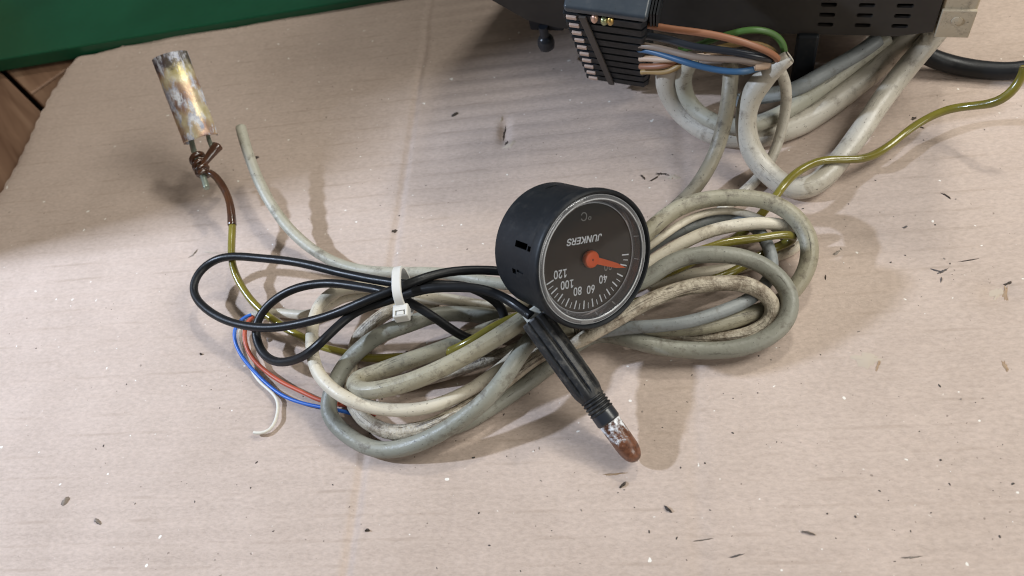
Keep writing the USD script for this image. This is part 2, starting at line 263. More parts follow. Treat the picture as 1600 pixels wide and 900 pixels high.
# ------------------------------------------------------------------ setting: bench of boards
BZ = -.0055
tb = thing('workbench', 'brown wooden workbench top of worn boards under the cardboard', 'workbench', (-.3, .1, BZ), kind='structure')
j0, j1 = at(14, 120, BZ), at(68, 173, BZ)
bd = (j1 - j0) / np.linalg.norm(j1 - j0); bn = np.array([-bd[1], bd[0], 0])
bw = .074
for k in range(-9, 9):
    cuts = [-.9, .9]
    off = ((k * 37) % 11) / 11 * .5 - .25
    cuts = [-.95, -.45 + off, .05 + off, .55 + off, .95]
    if k == 0: cuts = [-.95, -.40, (at(50, 143, BZ) - j0) @ bd, .45, .95]
    for a, b in zip(cuts[:-1], cuts[1:]):
        L = b - a - .0024
        m = rbox(L, bw - .0028, .02, .0012)
        c = j0 + bd * (a + b) / 2 + bn * (bw * (k + .5)); c = np.array([c[0], c[1], BZ - .010 - .0004 * ((k * 7 + len(cuts)) % 3)])
        if c[0] > .42 or c[0] < -.75 or c[1] < -.4 or c[1] > .62: continue
        obj('board', place(m, c, bd, bn, np.array([0, 0, 1.0])), 'bench_wood', tb)
under = trimesh.creation.box((1.5, 1.3, .02)); under.apply_translation((-.1, .1, BZ - .034)); obj('underframe', under, 'gash_dark', tb)

# ------------------------------------------------------------------ cardboard sheet
XC = at(545, 870)[0]                                        # main fold
X0, X1, Y0, Y1 = -.2672, .36, -.24, .205
def edge_y(x):                                              # torn far edge
    pts = [(107, 92), (113, 86), (200, 70), (260, 58), (330, 46), (360, 40), (400, 34), (440, 27), (500, 12), (560, 2), (640, -14), (760, -28)]
    w = np.array([at(a, b)[:2] for a, b in pts]); w = np.vstack([w, [X1, w[-1, 1] - .006]])
    return np.interp(x, w[:, 0], w[:, 1])
nx, ny = 520, 380
gx = np.linspace(X0, X1, nx); gv = np.linspace(0, 1, ny)
GX = np.repeat(gx[:, None], ny, 1)
yt = edge_y(gx) + .0011 * (meshkit.fbm(np.stack([gx * 110, gx * 0, gx * 0], -1), 3, 4) - .5) + .0016 * np.maximum(0, meshkit.noise(np.stack([gx * 260, gx * 0 + 4, gx * 0], -1), 2) - .72) * 3
GY = Y0 + (yt[:, None] - Y0) * gv[None]
xl = at(0, 300)[0] + .0010 * (meshkit.fbm(np.stack([gv * 40, gv * 0, gv * 0], -1), 3, 9) - .5) + np.where(gv > .955, (gv - .955) * .10, 0)
GX = GX + (xl - X0)[None] * np.clip(1 - (GX - X0) / .02, 0, 1)
def sheet_z(x, y):
    z = .0011 * (meshkit.fbm(np.stack([x * 14, y * 14, x * 0], -1), 3, 3) - .5)
    z = z + .00024 * np.sin(y * 2 * np.pi / .00845 + 2.2 * (meshkit.noise(np.stack([x * 8, y * 20, x * 0], -1), 5) - .5)) * (.5 + meshkit.noise(np.stack([x * 20, y * 14, x * 0 + 3], -1), 8))
    d = np.abs(x - XC - .0012 * (meshkit.noise(np.stack([y * 40, y * 0, y * 0], -1), 6) - .5))
    z = z - .0011 * np.exp(-(d / .0015) ** 2) + .00016 * np.exp(-(d / .007) ** 2)
    d2 = np.abs(x - at(1075, 430)[0] - .05 * (y - .0)); z = z - .0004 * np.exp(-(d2 / .003) ** 2)
    for (px, py), (sx, sy), h in [((788, 205), (.0022, .0075), -.0025), ((1030, 272), (.006, .0022), -.0012), ((1562, 455), (.006, .004), -.0015), ((1390, 368), (.008, .004), .0006), ((300, 398), (.006, .004), -.0009), ((1340, 345), (.010, .003), .0005)]:
        c = at(px, py); z = z + h * np.exp(-((x - c[0]) / sx) ** 2 - ((y - c[1]) / sy) ** 2)
    return z
GZ = sheet_z(GX, GY)
GZ = GZ - .0016 * np.exp(-np.abs(GX - X0) / .003) * meshkit.noise(np.stack([GX * 0, GY * 60, GX * 0], -1), 12) - .0022 * np.exp(-np.abs(GY - yt[:, None]) / .0035) * meshkit.noise(np.stack([GX * 60, GX * 0, GX * 0], -1), 13)
V = np.stack([GX, GY, GZ], -1).reshape(-1, 3)
ii = np.arange(nx - 1)[:, None] * ny + np.arange(ny - 1)[None]
F = np.concatenate([np.stack([ii, ii + ny, ii + ny + 1], -1).reshape(-1, 3), np.stack([ii, ii + ny + 1, ii + 1], -1).reshape(-1, 3)])
cb = thing('cardboard_sheet', 'large creased tan corrugated cardboard sheet spread under the cables', 'cardboard', (0, 0, 0))
obj('top_liner', trimesh.Trimesh(V, F, process=False), 'cardboard', cb, smooth=True)
# the cut rim: liner edge, fluted core, lower liner
loop = np.concatenate([np.arange(ny), (np.arange(1, nx)) * ny + ny - 1])
rim_t = V[loop]; rim_b = rim_t.copy(); rim_b[:, 2] = BZ + .0008
k = len(loop); q = np.arange(k - 1)
obj('cut_edge', trimesh.Trimesh(np.vstack([rim_t, rim_b]), np.vstack([np.stack([q, q + 1, q + k + 1], -1), np.stack([q, q + k + 1, q + k], -1)]), process=False), 'cardboard_core', cb, smooth=True)
def rough_patch(px, py, L, Wd, ang, z=.0004, n=26, seed=0, jag=.5, h=.0004):
    """small ragged flake lying on the sheet, domed; L, Wd metres, ang in the sheet's plane"""
    c = at(px, py); t = np.linspace(0, 2 * np.pi, n, endpoint=False)
    g = np.random.default_rng(seed + 100); rad = 1 + jag * (g.random(n) - .5)
    x, y = np.cos(t) * L / 2 * rad, np.sin(t) * Wd / 2 * rad + .12 * L * np.sin(np.cos(t) * 2.5 + seed) * (Wd / L)
    ca, sa = math.cos(ang), math.sin(ang)
    X, Y = c[0] + x * ca - y * sa, c[1] + x * sa + y * ca
    s0 = sheet_z(X, Y)
    Pb = np.stack([X, Y, s0 + z * .2], -1)
    Pm = np.stack([c[0] + (X - c[0]) * .6, c[1] + (Y - c[1]) * .6, sheet_z(c[0] + (X - c[0]) * .6, c[1] + (Y - c[1]) * .6) + z + h * (.4 + .6 * g.random(n))], -1)
    ce = np.array([[c[0], c[1], sheet_z(c[:1], c[1:2])[0] + z + h]])
    v = np.vstack([Pb, Pm, ce]); i = np.arange(n); j = (i + 1) % n
    f = np.vstack([np.stack([i, j, j + n], -1), np.stack([i, j + n, i + n], -1), np.stack([i + n, j + n, i * 0 + 2 * n], -1)])
    return trimesh.Trimesh(v, f, process=False)
# gashes and torn spots in the paper
for (px, py, L, Wd, a, mname, nm) in [
    (787, 204, .0125, .0013, 1.52, 'gash_dark', 'gash'), (791, 222, .0045, .0022, 1.3, 'gash_dark', 'gash'), (796, 226, .006, .003, .5, 'torn_paper', 'torn_flap'), (783, 186, .004, .0012, 1.3, 'torn_paper', 'torn_flap'),
    (1022, 278, .0075, .0011, .75, 'gash_dark', 'gash'), (1033, 270, .0058, .0012, -.1, 'gash_dark', 'gash'), (1043, 272, .0026, .0012, -.6, 'gash_dark', 'gash'), (1004, 276, .0042, .0014, 2.2, 'gash_dark', 'gash'), (1052, 276, .005, .003, .2, 'torn_paper', 'torn_flap'),
    (1576, 441, .0042, .0013, .3, 'gash_dark', 'gash'), (1573, 455, .0055, .0016, 1.4, 'cardboard_core', 'torn_core'), (1560, 456, .0045, .0034, .8, 'torn_paper', 'torn_flap'), (1571, 571, .0046, .0013, 1.45, 'cardboard_core', 'torn_core'),
    (1473, 424, .0064, .0012, .55, 'ink_dark', 'scuff'), (1463, 423, .0050, .0010, -.5, 'ink_dark', 'scuff'), (1471, 436, .003, .0008, 1.2, 'ink_dark', 'scuff'), (1414, 355, .0030, .0014, .3, 'ink_dark', 'scuff'),
    (1478, 306, .0052, .0010, -.9, 'gash_dark', 'gash'), (1513, 406, .0085, .0005, .12, 'gash_dark', 'scratch'), (1428, 186, .0034, .0018, .5, 'gash_dark', 'gash'), (1440, 200, .0026, .0010, -.6, 'gash_dark', 'gash'),
    (1372, 570, .0040, .0008, 1.15, 'cardboard_core', 'torn_core'), (1355, 562, .0090, .0050, .1, 'torn_paper', 'torn_flap'), (1307, 395, .0045, .0016, .5, 'debris_grey', 'scuff'), (1290, 434, .0030, .0007, 1.4, 'gash_dark', 'gash'),
    (300, 396, .0055, .0010, .9, 'debris_grey', 'crease_mark'), (330, 394, .0068, .0009, -.2, 'torn_paper', 'torn_flap'), (616, 360, .0034, .0018, .2, 'gash_dark', 'gash'), (623, 335, .0012, .0008, .4, 'gash_dark', 'gash'),
    (1100, 843, .008, .0006, .1, 'debris_grey', 'scratch'), (1150, 868, .006, .0007, .2, 'ink_dark', 'scratch'), (960, 740, .009, .0008, .05, 'cardboard_core', 'scratch'), (1425, 870, .008, .0008, .05, 'debris_grey', 'scratch')]:
    k_ = .72 if nm in ('gash', 'scuff', 'scratch') else 1.0
    obj(nm, rough_patch(px, py, L * k_, Wd * k_, a, .00012, 22, int(px), .8, .0002), mname, cb)

# ------------------------------------------------------------------ green crate behind the sheet
g0, g1 = at(-60, 126, BZ), at(107, 98.5, BZ)
gd = g1 - g0; gd /= np.linalg.norm(gd); gn = np.array([-gd[1], gd[0], 0])
c0 = g1 + gn * .0005
crate = thing('green_crate', 'dark green painted crate at the far left edge of the cardboard', 'crate', c0)
gl, gh, gt = .62, .0085, .30
body = rbox(gl, gt, gh, .0012); body.apply_translation((.10, gt / 2, gh / 2 + .001))
obj('body', place(body, c0, gd, gn, np.array([0, 0, 1.0])), 'green_paint', crate)
for sx in (-.20, .40):
    rib = rbox(.012, gt - .02, .004, .001); rib.apply_translation((sx, gt / 2, gh + .0015)); obj('rib', place(rib, c0, gd, gn, np.array([0, 0, 1.0])), 'green_paint', crate)
# upright wooden stop and a thin peg on the bench, left of the sheet (they shade its far left part from the bench lamp)
sp = thing('wooden_stop', 'upright wooden stop standing on the bench left of the cardboard', 'wood block', (-.385, .19, BZ))
bl = rbox(.03, .26, .34, .003); bl.apply_translation((-.385, .157, BZ + .17)); obj('block', bl, 'bench_wood', sp)
pg = rbox(.012, .013, .26, .002); pg.apply_translation((-.36, .0235, BZ + .13)); obj('peg', pg, 'bench_wood', sp)

# ------------------------------------------------------------------ thermometer geometry data
GF = at(932, 408, .046)                                     # middle of the bezel's front
_nc = np.array([132 / FOC, -42 / FOC, 1.0]); _nc /= np.linalg.norm(_nc)
_m = np.array([.945, .33, 0]); _m -= _nc * (_m @ _nc); _m /= np.linalg.norm(_m)
GN = ROT @ (-math.cos(math.radians(40.4)) * _nc + math.sin(math.radians(40.4)) * _m)
GR = np.array([-.7602, -.446, .4725]); GR -= GN * (GR @ GN); GR /= np.linalg.norm(GR); GU = np.cross(GN, GR)
BR = .0233
PT, PE = at(836, 497, .030), at(992, 715, .0048)            # probe: wire end and tip

# ------------------------------------------------------------------ cables: routes as (x, y, height mm)
routes = {}
def route(name, r, pts, **k): routes[name] = dict(r=r * .001, pts=np.array(pts, float), **k)
route('coil_grey', 3.05, [(850,512,6),(800,503,6),(760,494,7),(709,490,9),(673,494,11),(638,507,13),(602,519,13),(567,542,11),(542,567,9),(526,592,8),(515,620,7),(513,642,5),(531,670,4),(577,699,3.5),(620,702,4),(673,684,8),(730,649,13),(783,597,17),(830,529,15),(880,487,12),(940,462,14),(1010,436,17),(1033,420,19),(1067,403,20),(1113,397,20),(1160,402,18),(1200,420,15),(1227,447,12),(1235,473,10),(1227,503,8),(1200,527,6),(1160,543,5),(1100,548,4),(1033,542,4),(983,530,4),(933,523,4),(890,545,4),(858,572,4),(815,604,4),(773,632,4),(725,660,3),(690,668,3)])
route('hairpin', 3.15, [(905,512,9),(880,513,9),(840,512,9),(790,508,10),(723,533,10),(673,552,10),(620,570,10),(582,584,11),(559,592,13),(553,602,15),(566,610,17),(592,609,19),(622,602,20),(655,591,21),(709,566,22),(762,536,22),(812,504,20),(870,465,15),(945,420,14),(1013,362,19),(1050,331,20),(1100,312,20),(1160,309,19),(1207,317,17),(1243,340,14),(1263,373,11),(1264,407,9),(1252,437,7),(1235,458,5),(1215,475,4),(1170,492,3.5),(1110,507,3.5),(1060,512,3.5),(1000,515,4)])
route('cream_loop', 2.35, [(880,455,7),(830,474,6),(755,478,6),(700,468,8),(640,463,9),(590,450,11),(545,450,12),(515,460,13),(496,482,13),(488,515,14),(488,550,15),(497,582,16),(517,606,17),(545,624,17),(580,636,16),(620,641,14),(666,637,13),(720,617,11),(767,588,10),(805,556,9),(845,520,8),(930,465,12),(1013,413,14),(1060,384,15),(1107,362,16),(1160,351,15),(1205,349,13),(1233,355,10),(1249,367,6),(1245,384,3),(1217,398,2.5),(1170,414,3),(1110,425,3),(1060,433,3),(1010,450,4)])
route('dirty_cream', 2.65, [(640,468,5),(625,476,6),(607,487,7),(582,505,6),(560,528,4),(552,555,3),(545,590,2.5),(548,622,2.5),(560,645,2.5),(580,664,3),(613,675,3),(655,671,3),(700,653,4),(745,627,6),(790,596,7),(848,551,8),(885,540,9),(917,526,10),(967,497,13),(1017,469,15),(1067,451,16),(1113,443,16),(1160,444,14),(1190,456,12),(1208,477,8),(1203,500,5),(1180,518,3),(1143,528,2.5),(1090,528,2.5),(1040,524,3),(990,521,3)])
route('blue_grey', 2.3, [(905,524,4),(940,518,5),(983,512,5),(1050,507,7),(1100,496,7),(1140,482,7),(1173,466,7),(1198,441,6),(1207,412,6),(1200,384,7),(1182,357,8),(1150,343,9),(1113,345,10),(1067,358,11),(1020,383,11),(960,430,8),(900,480,6),(850,500,5)])
route('thin_cream', 1.4, [(1000,395,13),(1047,361,16),(1087,338,15),(1133,329,13),(1173,336,11),(1205,352,8),(1225,372,5),(1240,390,3)])
route('worn_stub', 2.2, [(600,604,3),(645,597,3),(691,586,5),(730,574,7),(773,559,8),(815,541,7),(850,527,5)])
route('free_end', 2.35, [(376,197,24),(383,224,22.5),(400,272,18.5),(420,313,15),(450,355,10),(490,391,6),(534,414,4),(580,424,4),(640,426,4),(700,428,4.5),(775,442,6),(850,440,6),(930,410,5)])
route('drop_cable', 2.9, [(960,395,4),(1010,368,4),(1052,328,5),(1084,296,7),(1113,250,12),(1129,203,20),(1138,157,30),(1142,112,38),(1140,92,42)])
route('three_core', 1.9, [(386,496,2),(400,492,2),(440,489,2),(478,492,3),(505,483,4),(530,469,6),(567,461,7),(620,470,6),(690,480,4)])
route('yellow', 1.6, [(1602,100,34),(1585,139,26),(1562,157,22),(1532,164,18),(1487,170,13),(1450,184,10),(1412,210,7),(1375,238,6),(1337,249,8),(1292,250,10),(1262,259,12),(1232,281,14),(1214,304,14),(1190,334,9),(1150,372,6),(1090,405,6),(1020,436,8),(960,455,10),(975,448,13),(1047,408,15),(1100,389,16),(1140,378,16),(1180,373,15),(1225,367,12),(1243,371,8),(1232,379,5),(1205,390,4),(1147,424,5),(1100,441,6),(1000,470,8),(900,478,13),(845,482,16),(801,496,17),(762,517,16),(727,538,14),(691,553,9),(663,555,6),(620,558,4),(577,560,4),(545,553,4),(503,542,5),(460,521,6),(420,495,7),(390,466,8),(370,433,10),(362,405,12),(362,370,14),(363,345,15.5)])
route('capillary', 1.68, [(800,426,22),(740,422,25),(690,427,28),(652,438,31),(617,452,31),(573,469,29),(524,490,25),(476,504,21),(427,512,17),(378,508,14),(341,495,12),(312,473,11),(302,451,11),(309,429,12),(329,410,13),(358,401,15),(402,403,18),(451,408,20),(500,418,22),(549,430,24),(617,442,27),(640,444,28),(690,445,27),(730,448,24),(762,462,20),(786,485,15),(785,515,11),(762,533,10),(734,530,13),(709,517,16),(673,492,20),(638,471,24),(617,461,26),(590,453,26),(561,448,24),(524,443,22),(488,444.5,20),(456,453,18),(427,470,15),(407,492,12),(400,512,10),(401,531,9),(412,553,9),(436,566,12),(471,558,18),(495,541,23),(520,517,24),(549,492,24),(573,480,26),(617,466,29),(659,453,31),(700,449,32),(740,450,32),(775,459,31),(808,478,30),(833,496,30)])
route('blue_core', .72, [(600,668,1),(580,660,1.2),(563,652,2),(553,647,3),(507,637,2.5),(473,630,2),(440,617,1.5),(407,590,1.5),(380,560,3),(367,533,4),(368,510,4),(383,495,3),(396,491,2.2)])
route('red_core', .85, [(590,648,1),(570,642,1.5),(545,634,2.2),(505,627,2.2),(473,613,2),(440,597,2),(407,573,2.5),(387,547,4),(382,517,4.5),(388,501,3.4),(398,492.5,2.2)])
route('white_core', .62, [(393,675,2.5),(413,677,2.2),(425,670,2),(432,653,2),(435,630,2),(425,613,2),(410,601,1.6),(394,580,1.6),(380,545,2.4),(374,517,3.2),(384,498,3),(397,493.5,2.2)])
route('thick_loop', 4.9, [(1060,92,30),(1046,108,24),(1043,130,18),(1058,164,10),(1085,192,6),(1118,208,4.6),(1160,213,4.6),(1210,207,5),(1262,186,6),(1318,148,9),(1370,104,13),(1412,62,17),(1440,30,20)])
route('inner_loop', 3.3, [(1082,90,36),(1070,112,28),(1069,140,18),(1085,170,10),(1125,194,6),(1165,197,5),(1220,178,6),(1290,132,10),(1350,86,14),(1390,55,17)])
route('front_loop', 4.2, [(1238,86,42),(1210,107,39),(1181,138,33),(1167,172,25),(1167,210,16),(1181,247,9),(1210,279,5),(1238,294,4.5),(1270,290,5),(1300,264,6),(1337,217,8),(1375,161,11),(1412,112,15),(1461,54,21),(1490,20,24)])
route('thin_white_loop', 2.1, [(1208,98,40),(1222,116,34),(1229,150,25),(1222,199,14),(1203,252,6),(1170,293,2.5),(1140,318,2.5),(1110,345,2.5)])
route('behind_cable', 3.2, [(1150,160,12),(1195,150,10),(1240,140,10),(1290,113,12),(1337,86,15),(1375,58,18)])
route('black_lead', 3.7, [(1430,72,12),(1455,90,8),(1506,105,4.5),(1562,111,4),(1605,108,4.5),(1680,95,6)])
route('probe', 5.0, [(836,497,30), (925,622,12)], fixed=True)

STEP = .0018
_ray = lambda px: np.stack([(px[:, 0] - W0 / 2) / FOC, (px[:, 1] - H0 / 2) / FOC, np.ones(len(px))], -1) @ ROT.T
allp, own, idx, rad, fix = [], [], [], [], []
for ci, (nm, c) in enumerate(routes.items()):
    p = c['pts'].copy(); p[:, 2] = np.maximum(p[:, 2] * .001, c['r'])
    w = np.array([at(*q) for q in p])
    if len(p) == 2: s = np.array([w[0] + (w[1] - w[0]) * t for t in np.linspace(0, 1, 30)])
    else: s = resample(w, STEP)
    s[:, 2] = np.maximum(s[:, 2], c['r'] * .97)
    c['n'] = len(s); allp.append(s); own += [ci] * len(s); idx += list(range(len(s))); rad += [c['r']] * len(s); fix += [c.get('fixed', False)] * len(s)
P = np.vstack(allp); own, idx, rad, fix = map(np.array, (own, idx, rad, fix))
d = P - CAM; d = d / -d[:, 2:3]                             # sight line per metre of descent
z0 = P[:, 2].copy(); z = z0.copy()
bounds = np.r_[0, np.cumsum([c['n'] for c in routes.values()])]
for it in range(160):
    Q = CAM + d * (CAM[2] - z)[:, None]
    pr = cKDTree(Q).query_pairs(.0105, output_type='ndarray')
    a, b = pr[:, 0], pr[:, 1]
    keep = (own[a] != own[b]) | (np.abs(idx[a] - idx[b]) > 12); a, b = a[keep], b[keep]
    need = (rad[a] + rad[b]) * .97
    dist = np.linalg.norm(Q[a] - Q[b], axis=1); hit = dist < need; a, b, need, dist = a[hit], b[hit], need[hit], dist[hit]
    sg = np.where(z0[a] - z0[b] >= 0, 1.0, -1.0)
    push = (need - dist) * .30 * sg
    dz = np.zeros(len(z)); cnt = np.full(len(z), 1e-9)
    fa, fb = np.where(fix[b], 2.0, 1.0), np.where(fix[a], 2.0, 1.0)
    np.add.at(dz, a, push * fa); np.add.at(dz, b, -push * fb); np.add.at(cnt, a, 1); np.add.at(cnt, b, 1)
    dz = dz / np.maximum(cnt, 1); dz[fix] = 0
    for s, e in zip(bounds[:-1], bounds[1:]): dz[s:e] = gaussian_filter1d(dz[s:e], 2.0, mode='nearest') * 1.6
    z = z + dz
    for s, e in zip(bounds[:-1], bounds[1:]):
        if not fix[s]: z[s:e] = z0[s:e] + gaussian_filter1d(z[s:e] - z0[s:e], 1.0, mode='nearest')
    z = np.where(fix, z0, np.maximum(z, rad * .96))
Q = CAM + d * (CAM[2] - z)[:, None]
path = {nm: Q[s:e] for nm, s, e in zip(routes, bounds[:-1], bounds[1:])}
for nm in path:
    if nm != 'probe': path[nm] = gaussian_filter1d(path[nm], 1.2, axis=0, mode='nearest')

def cable(key, name, label, category, m, n=22, wob=.03, fn=None):
    t, uv = tube(path[key], routes[key]['r'], n, seed=len(key), wob=wob, scale_fn=fn)
    return top(name, t, m, label, category, smooth=True, uv=uv)
cable('coil_grey', 'sheathed_cable', 'thick grey sheathed cable making the outermost large loop on each side of the gauge', 'cable', 'grey_pvc')
cable('hairpin', 'sheathed_cable', 'olive grey cable with hairpin bend left and topmost loop right of the gauge', 'cable', 'olive_grey_pvc')
cable('cream_loop', 'sheathed_cable', 'clean cream cable looping round the left coil, then under the topmost right loop', 'cable', 'cream_pvc')
cable('dirty_cream', 'sheathed_cable', 'cracked dirt-stained cream cable running out from under the bezel of the gauge to the right', 'cable', 'dirty_cream_pvc', wob=.08)
cable('blue_grey', 'sheathed_cable', 'slim bluish grey cable curving inside the right coil behind the front loop', 'cable', 'blue_grey_pvc')
cable('thin_cream', 'sheathed_cable', 'thinnest pale cable just inside the topmost loop at the right of the gauge', 'cable', 'cream_pvc', wob=.06)
cable('worn_stub', 'sheathed_cable', 'scraped whitish cable piece low in the left coil below the hairpin bend', 'cable', 'dirty_cream_pvc', wob=.08)
cable('free_end', 'sheathed_cable', 'pale grey cable whose cut free end points up beside the brass sensor', 'cable', 'pale_grey_pvc')
cable('drop_cable', 'sheathed_cable', 'dirty olive cable dropping straight from the coloured wires to the right coil', 'cable', 'dirty_olive_pvc')
cable('thick_loop', 'sheathed_cable', 'thick dirty white cable curving low below the terminal block and up under the control box', 'cable', 'thick_white_pvc', 26)
cable('inner_loop', 'sheathed_cable', 'shaded grey cable nested inside the thick white loop below the terminal block', 'cable', 'pale_grey_pvc')
cable('front_loop', 'sheathed_cable', 'thick white cable hanging in the foremost loop down from the bunch of coloured wires', 'cable', 'thick_white_pvc', 26, fn=lambda s: .62 + .38 * np.clip(s / .09, 0, 1))
cable('thin_white_loop', 'sheathed_cable', 'thin white cable dropping through the foremost thick white loop below the control box', 'cable', 'thick_white_pvc')
cable('behind_cable', 'sheathed_cable', 'grey cable lying rearmost among those running under the control box', 'cable', 'blue_grey_pvc')
cable('black_lead', 'black_cable', 'thick black cable lying on the cardboard at the right edge below the box', 'cable', 'black_pvc')
# three-core cable with its stripped cores
tc = thing('three_core_cable', 'cream cable end stripped to thin blue, red and white wires at the left', 'cable', at(400, 492))
t, uv = tube(path['three_core'], routes['three_core']['r'], 22, seed=3); obj('sheath', t, 'cream_pvc', tc, True, uv)
for kx in ('blue_core', 'red_core', 'white_core'):
    t, uv = tube(path[kx], routes[kx]['r'], 14, seed=5); obj(kx.replace('core', 'wire'), t, kx, tc, True, uv)

# ------------------------------------------------------------------ brass contact sensor on its yellow lead
se = thing('contact_sensor', 'corroded brass sleeve sensor with yellow lead and burnt brown wire twist at its end', 'sensor', at(320, 235, .02))
t, uv = tube(path['yellow'], routes['yellow']['r'], 18, seed=2, wob=.10); obj('lead', t, 'yellow_sheath', se, True, uv)
burn = resample(np.array([at(*p[:2], p[2] * .001) for p in [(363, 352, 15.2), (360, 325, 16.5), (354, 303, 17.5), (343, 284, 18.5), (331, 272, 19), (319, 268, 20), (309, 272, 19)]]), .0012)
t, uv = tube(burn, .00165, 16, seed=4, wob=.12, scale_fn=lambda s: 1 + .0 * s); obj('burnt_end', t, 'burnt_sheath', se, True, uv, label='burnt dark brown end of the yellow lead')
# bare wire stub and the coils twisted round it
st = resample(np.array([at(*p[:2], p[2] * .001) for p in [(299, 218, 20), (304, 240, 19.5), (311, 260, 19), (318, 278, 18.5), (323, 294, 18)]]), .001)
t, uv = tube(st, .00135, 14, seed=6, wob=.1); obj('terminal_wire', t, 'wire_metal', se, True, uv)
ax0, ax1 = at(309, 246, .0193), at(318, 276, .0186); axd = ax1 - ax0; e1, e2, e3 = frame(axd)
tt = np.linspace(0, 3.3 * 2 * np.pi, 150)
hel = ax0 + axd * (tt / tt[-1])[:, None] + .0024 * (np.cos(tt)[:, None] * e1 + np.sin(tt)[:, None] * e2) * (1 + .15 * np.sin(tt * .7))[:, None]
t, uv = tube(hel, .00118, 12, seed=7, wob=.15); obj('wire_twist', t, 'burnt_sheath', se, True, uv)
tong = resample(np.array([at(*p[:2], p[2] * .001) for p in [(341, 228, 21), (334, 236, 21), (325, 247, 20.5), (317, 259, 20)]]), .0008)
t, uv = tube(tong, .0016, 14, seed=8, wob=.1, scale_fn=lambda s: 1.5 - .6 * s); obj('split_flap', t, 'burnt_sheath', se, True, uv)
st2 = resample(np.array([at(*p[:2], p[2] * .001) for p in [(325, 210, 21), (328, 222, 21), (331, 234, 20.6), (324, 247, 20.2)]]), .001)
t, uv = tube(st2, .0009, 12, seed=9, wob=.1); obj('terminal_wire', t, 'wire_metal', se, True, uv)
# sleeve: thin curved sheet (open tube), axis from the wire end to the far end
A0 = at(314.5, 218, .022)
_dr = at(265.5, 88, 0) - CAM; _dr /= np.linalg.norm(_dr); _mid = (A0 - CAM) / np.linalg.norm(A0 - CAM) + _dr
A1 = CAM + _dr * ((A0 - CAM) @ _mid) / (_dr @ _mid) * 1.018
sx, sy, sz = frame(A1 - A0, np.cross(A1 - A0, [0, 0, 1.0]))
SL, SR = np.linalg.norm(A1 - A0), .0079
SGN = -1.0 if sy[2] < 0 else 1.0      # the closed side of the sleeve faces up
def sleeve(r0, r1, flip):
    na, nl = 60, 40
    th = np.linspace(-.95 * np.pi / 1.0 * .72, .95 * np.pi * .72, na) + np.pi / 2
    rows = []
    for r in (r1, r0):
        L = np.linspace(0, SL, nl)
        g = np.stack([np.repeat(L, na), np.tile(th, nl)], -1)
        j = .00022 * (meshkit.noise(np.stack([np.cos(g[:, 1]) * 4, np.sin(g[:, 1]) * 4, g[:, 0] * 200], -1), 3) - .5)
        end = np.where((g[:, 0] < 1e-6), .0003 * meshkit.noise(np.stack([g[:, 1] * 3, g[:, 1] * 0, g[:, 1] * 0], -1), 4), 0)
        rows.append((A0[None] + sz * (g[:, :1] + end[:, None]) + (r + j)[:, None] * (np.cos(g[:, 1:]) * sx + np.sin(g[:, 1:]) * sy * .92 * SGN), g))
    v = np.vstack([rows[0][0], rows[1][0]]); n = na * nl
    i = (np.arange(nl - 1)[:, None] * na + np.arange(na - 1)[None]).ravel()
    fo = np.vstack([np.stack([i, i + 1, i + na + 1], -1), np.stack([i, i + na + 1, i + na], -1)])
    fi = fo[:, ::-1] + n
    rim = np.concatenate([np.arange(na), np.arange(1, nl) * na + na - 1, (nl - 1) * na + np.arange(na - 2, -1, -1), np.arange(nl - 2, -1, -1) * na])
    a, b = rim[:-1], rim[1:]
    fr = np.vstack([np.stack([a, a + n, b + n], -1), np.stack([a, b + n, b], -1)])
    uv = np.vstack([np.stack([SL - r[1][:, 0], r[1][:, 1] * SR], -1) for r in rows])
    return trimesh.Trimesh(v, np.vstack([fo, fi, fr]), process=False), uv
t, uv = sleeve(SR - .0006, SR, 1)
obj('sleeve', t, 'corroded_brass', se, True, uv)

# ------------------------------------------------------------------ thermometer
th = thing('dial_thermometer', 'round black dial thermometer gauge with orange pointer, coiled black capillary and ribbed probe', 'thermometer', (GF[0], GF[1], 0))
def G(m): return place(m, GF, GR, GU, GN)
prof = [(0, -.0285), (.0195, -.0285), (.0206, -.0283), (.0216, -.0277), (.0219, -.0268), (.0221, -.006), (.0223, -.0046), (.0205, -.0046), (.0203, -.0060), (.0203, -.0262), (0, -.0262), (0, -.0285)]
case = trimesh.creation.revolve(np.array(prof), sections=128)
cm = m3.Manifold(m3.Mesh(vert_properties=case.vertices.astype(np.float32), tri_verts=case.faces.astype(np.uint32)))
def wall_point(px, py):
    dd = ROT @ np.array([(px - W0 / 2) / FOC, (py - H0 / 2) / FOC, 1.0]); o = CAM - GF
    O = np.array([o @ GR, o @ GU, o @ GN]); D = np.array([dd @ GR, dd @ GU, dd @ GN])
    a, b, c = D[0] ** 2 + D[1] ** 2, O[0] * D[0] + O[1] * D[1], O[0] ** 2 + O[1] ** 2 - .0221 ** 2
    s = (-b - math.sqrt(max(0, b * b - a * c))) / a; return O + D * s
for (px, py, l, w, dp) in [(814, 383, .0070, .0021, .004), (829, 390, .0035, .0017, .004), (803, 424, .0022, .0018, .003), (829, 415, .0016, .0085, .0012), (905, 291, .0065, .0011, .0010), (862, 291, .0016, .0045, .0006), (812, 425, .0036, .0008, .0008)]:
    q = wall_point(px, py); a = math.atan2(q[1], q[0])
    bx = m3.Manifold.cube((dp * 2, w, l), True).rotate((0, 0, math.degrees(a))).translate((.0222 * math.cos(a), .0222 * math.sin(a), q[2]))
    cm = cm - bx
v, f, _ = meshkit.arrays(cm)
obj('case', G(trimesh.Trimesh(v, f, process=False)), 'black_plastic', th, 30)
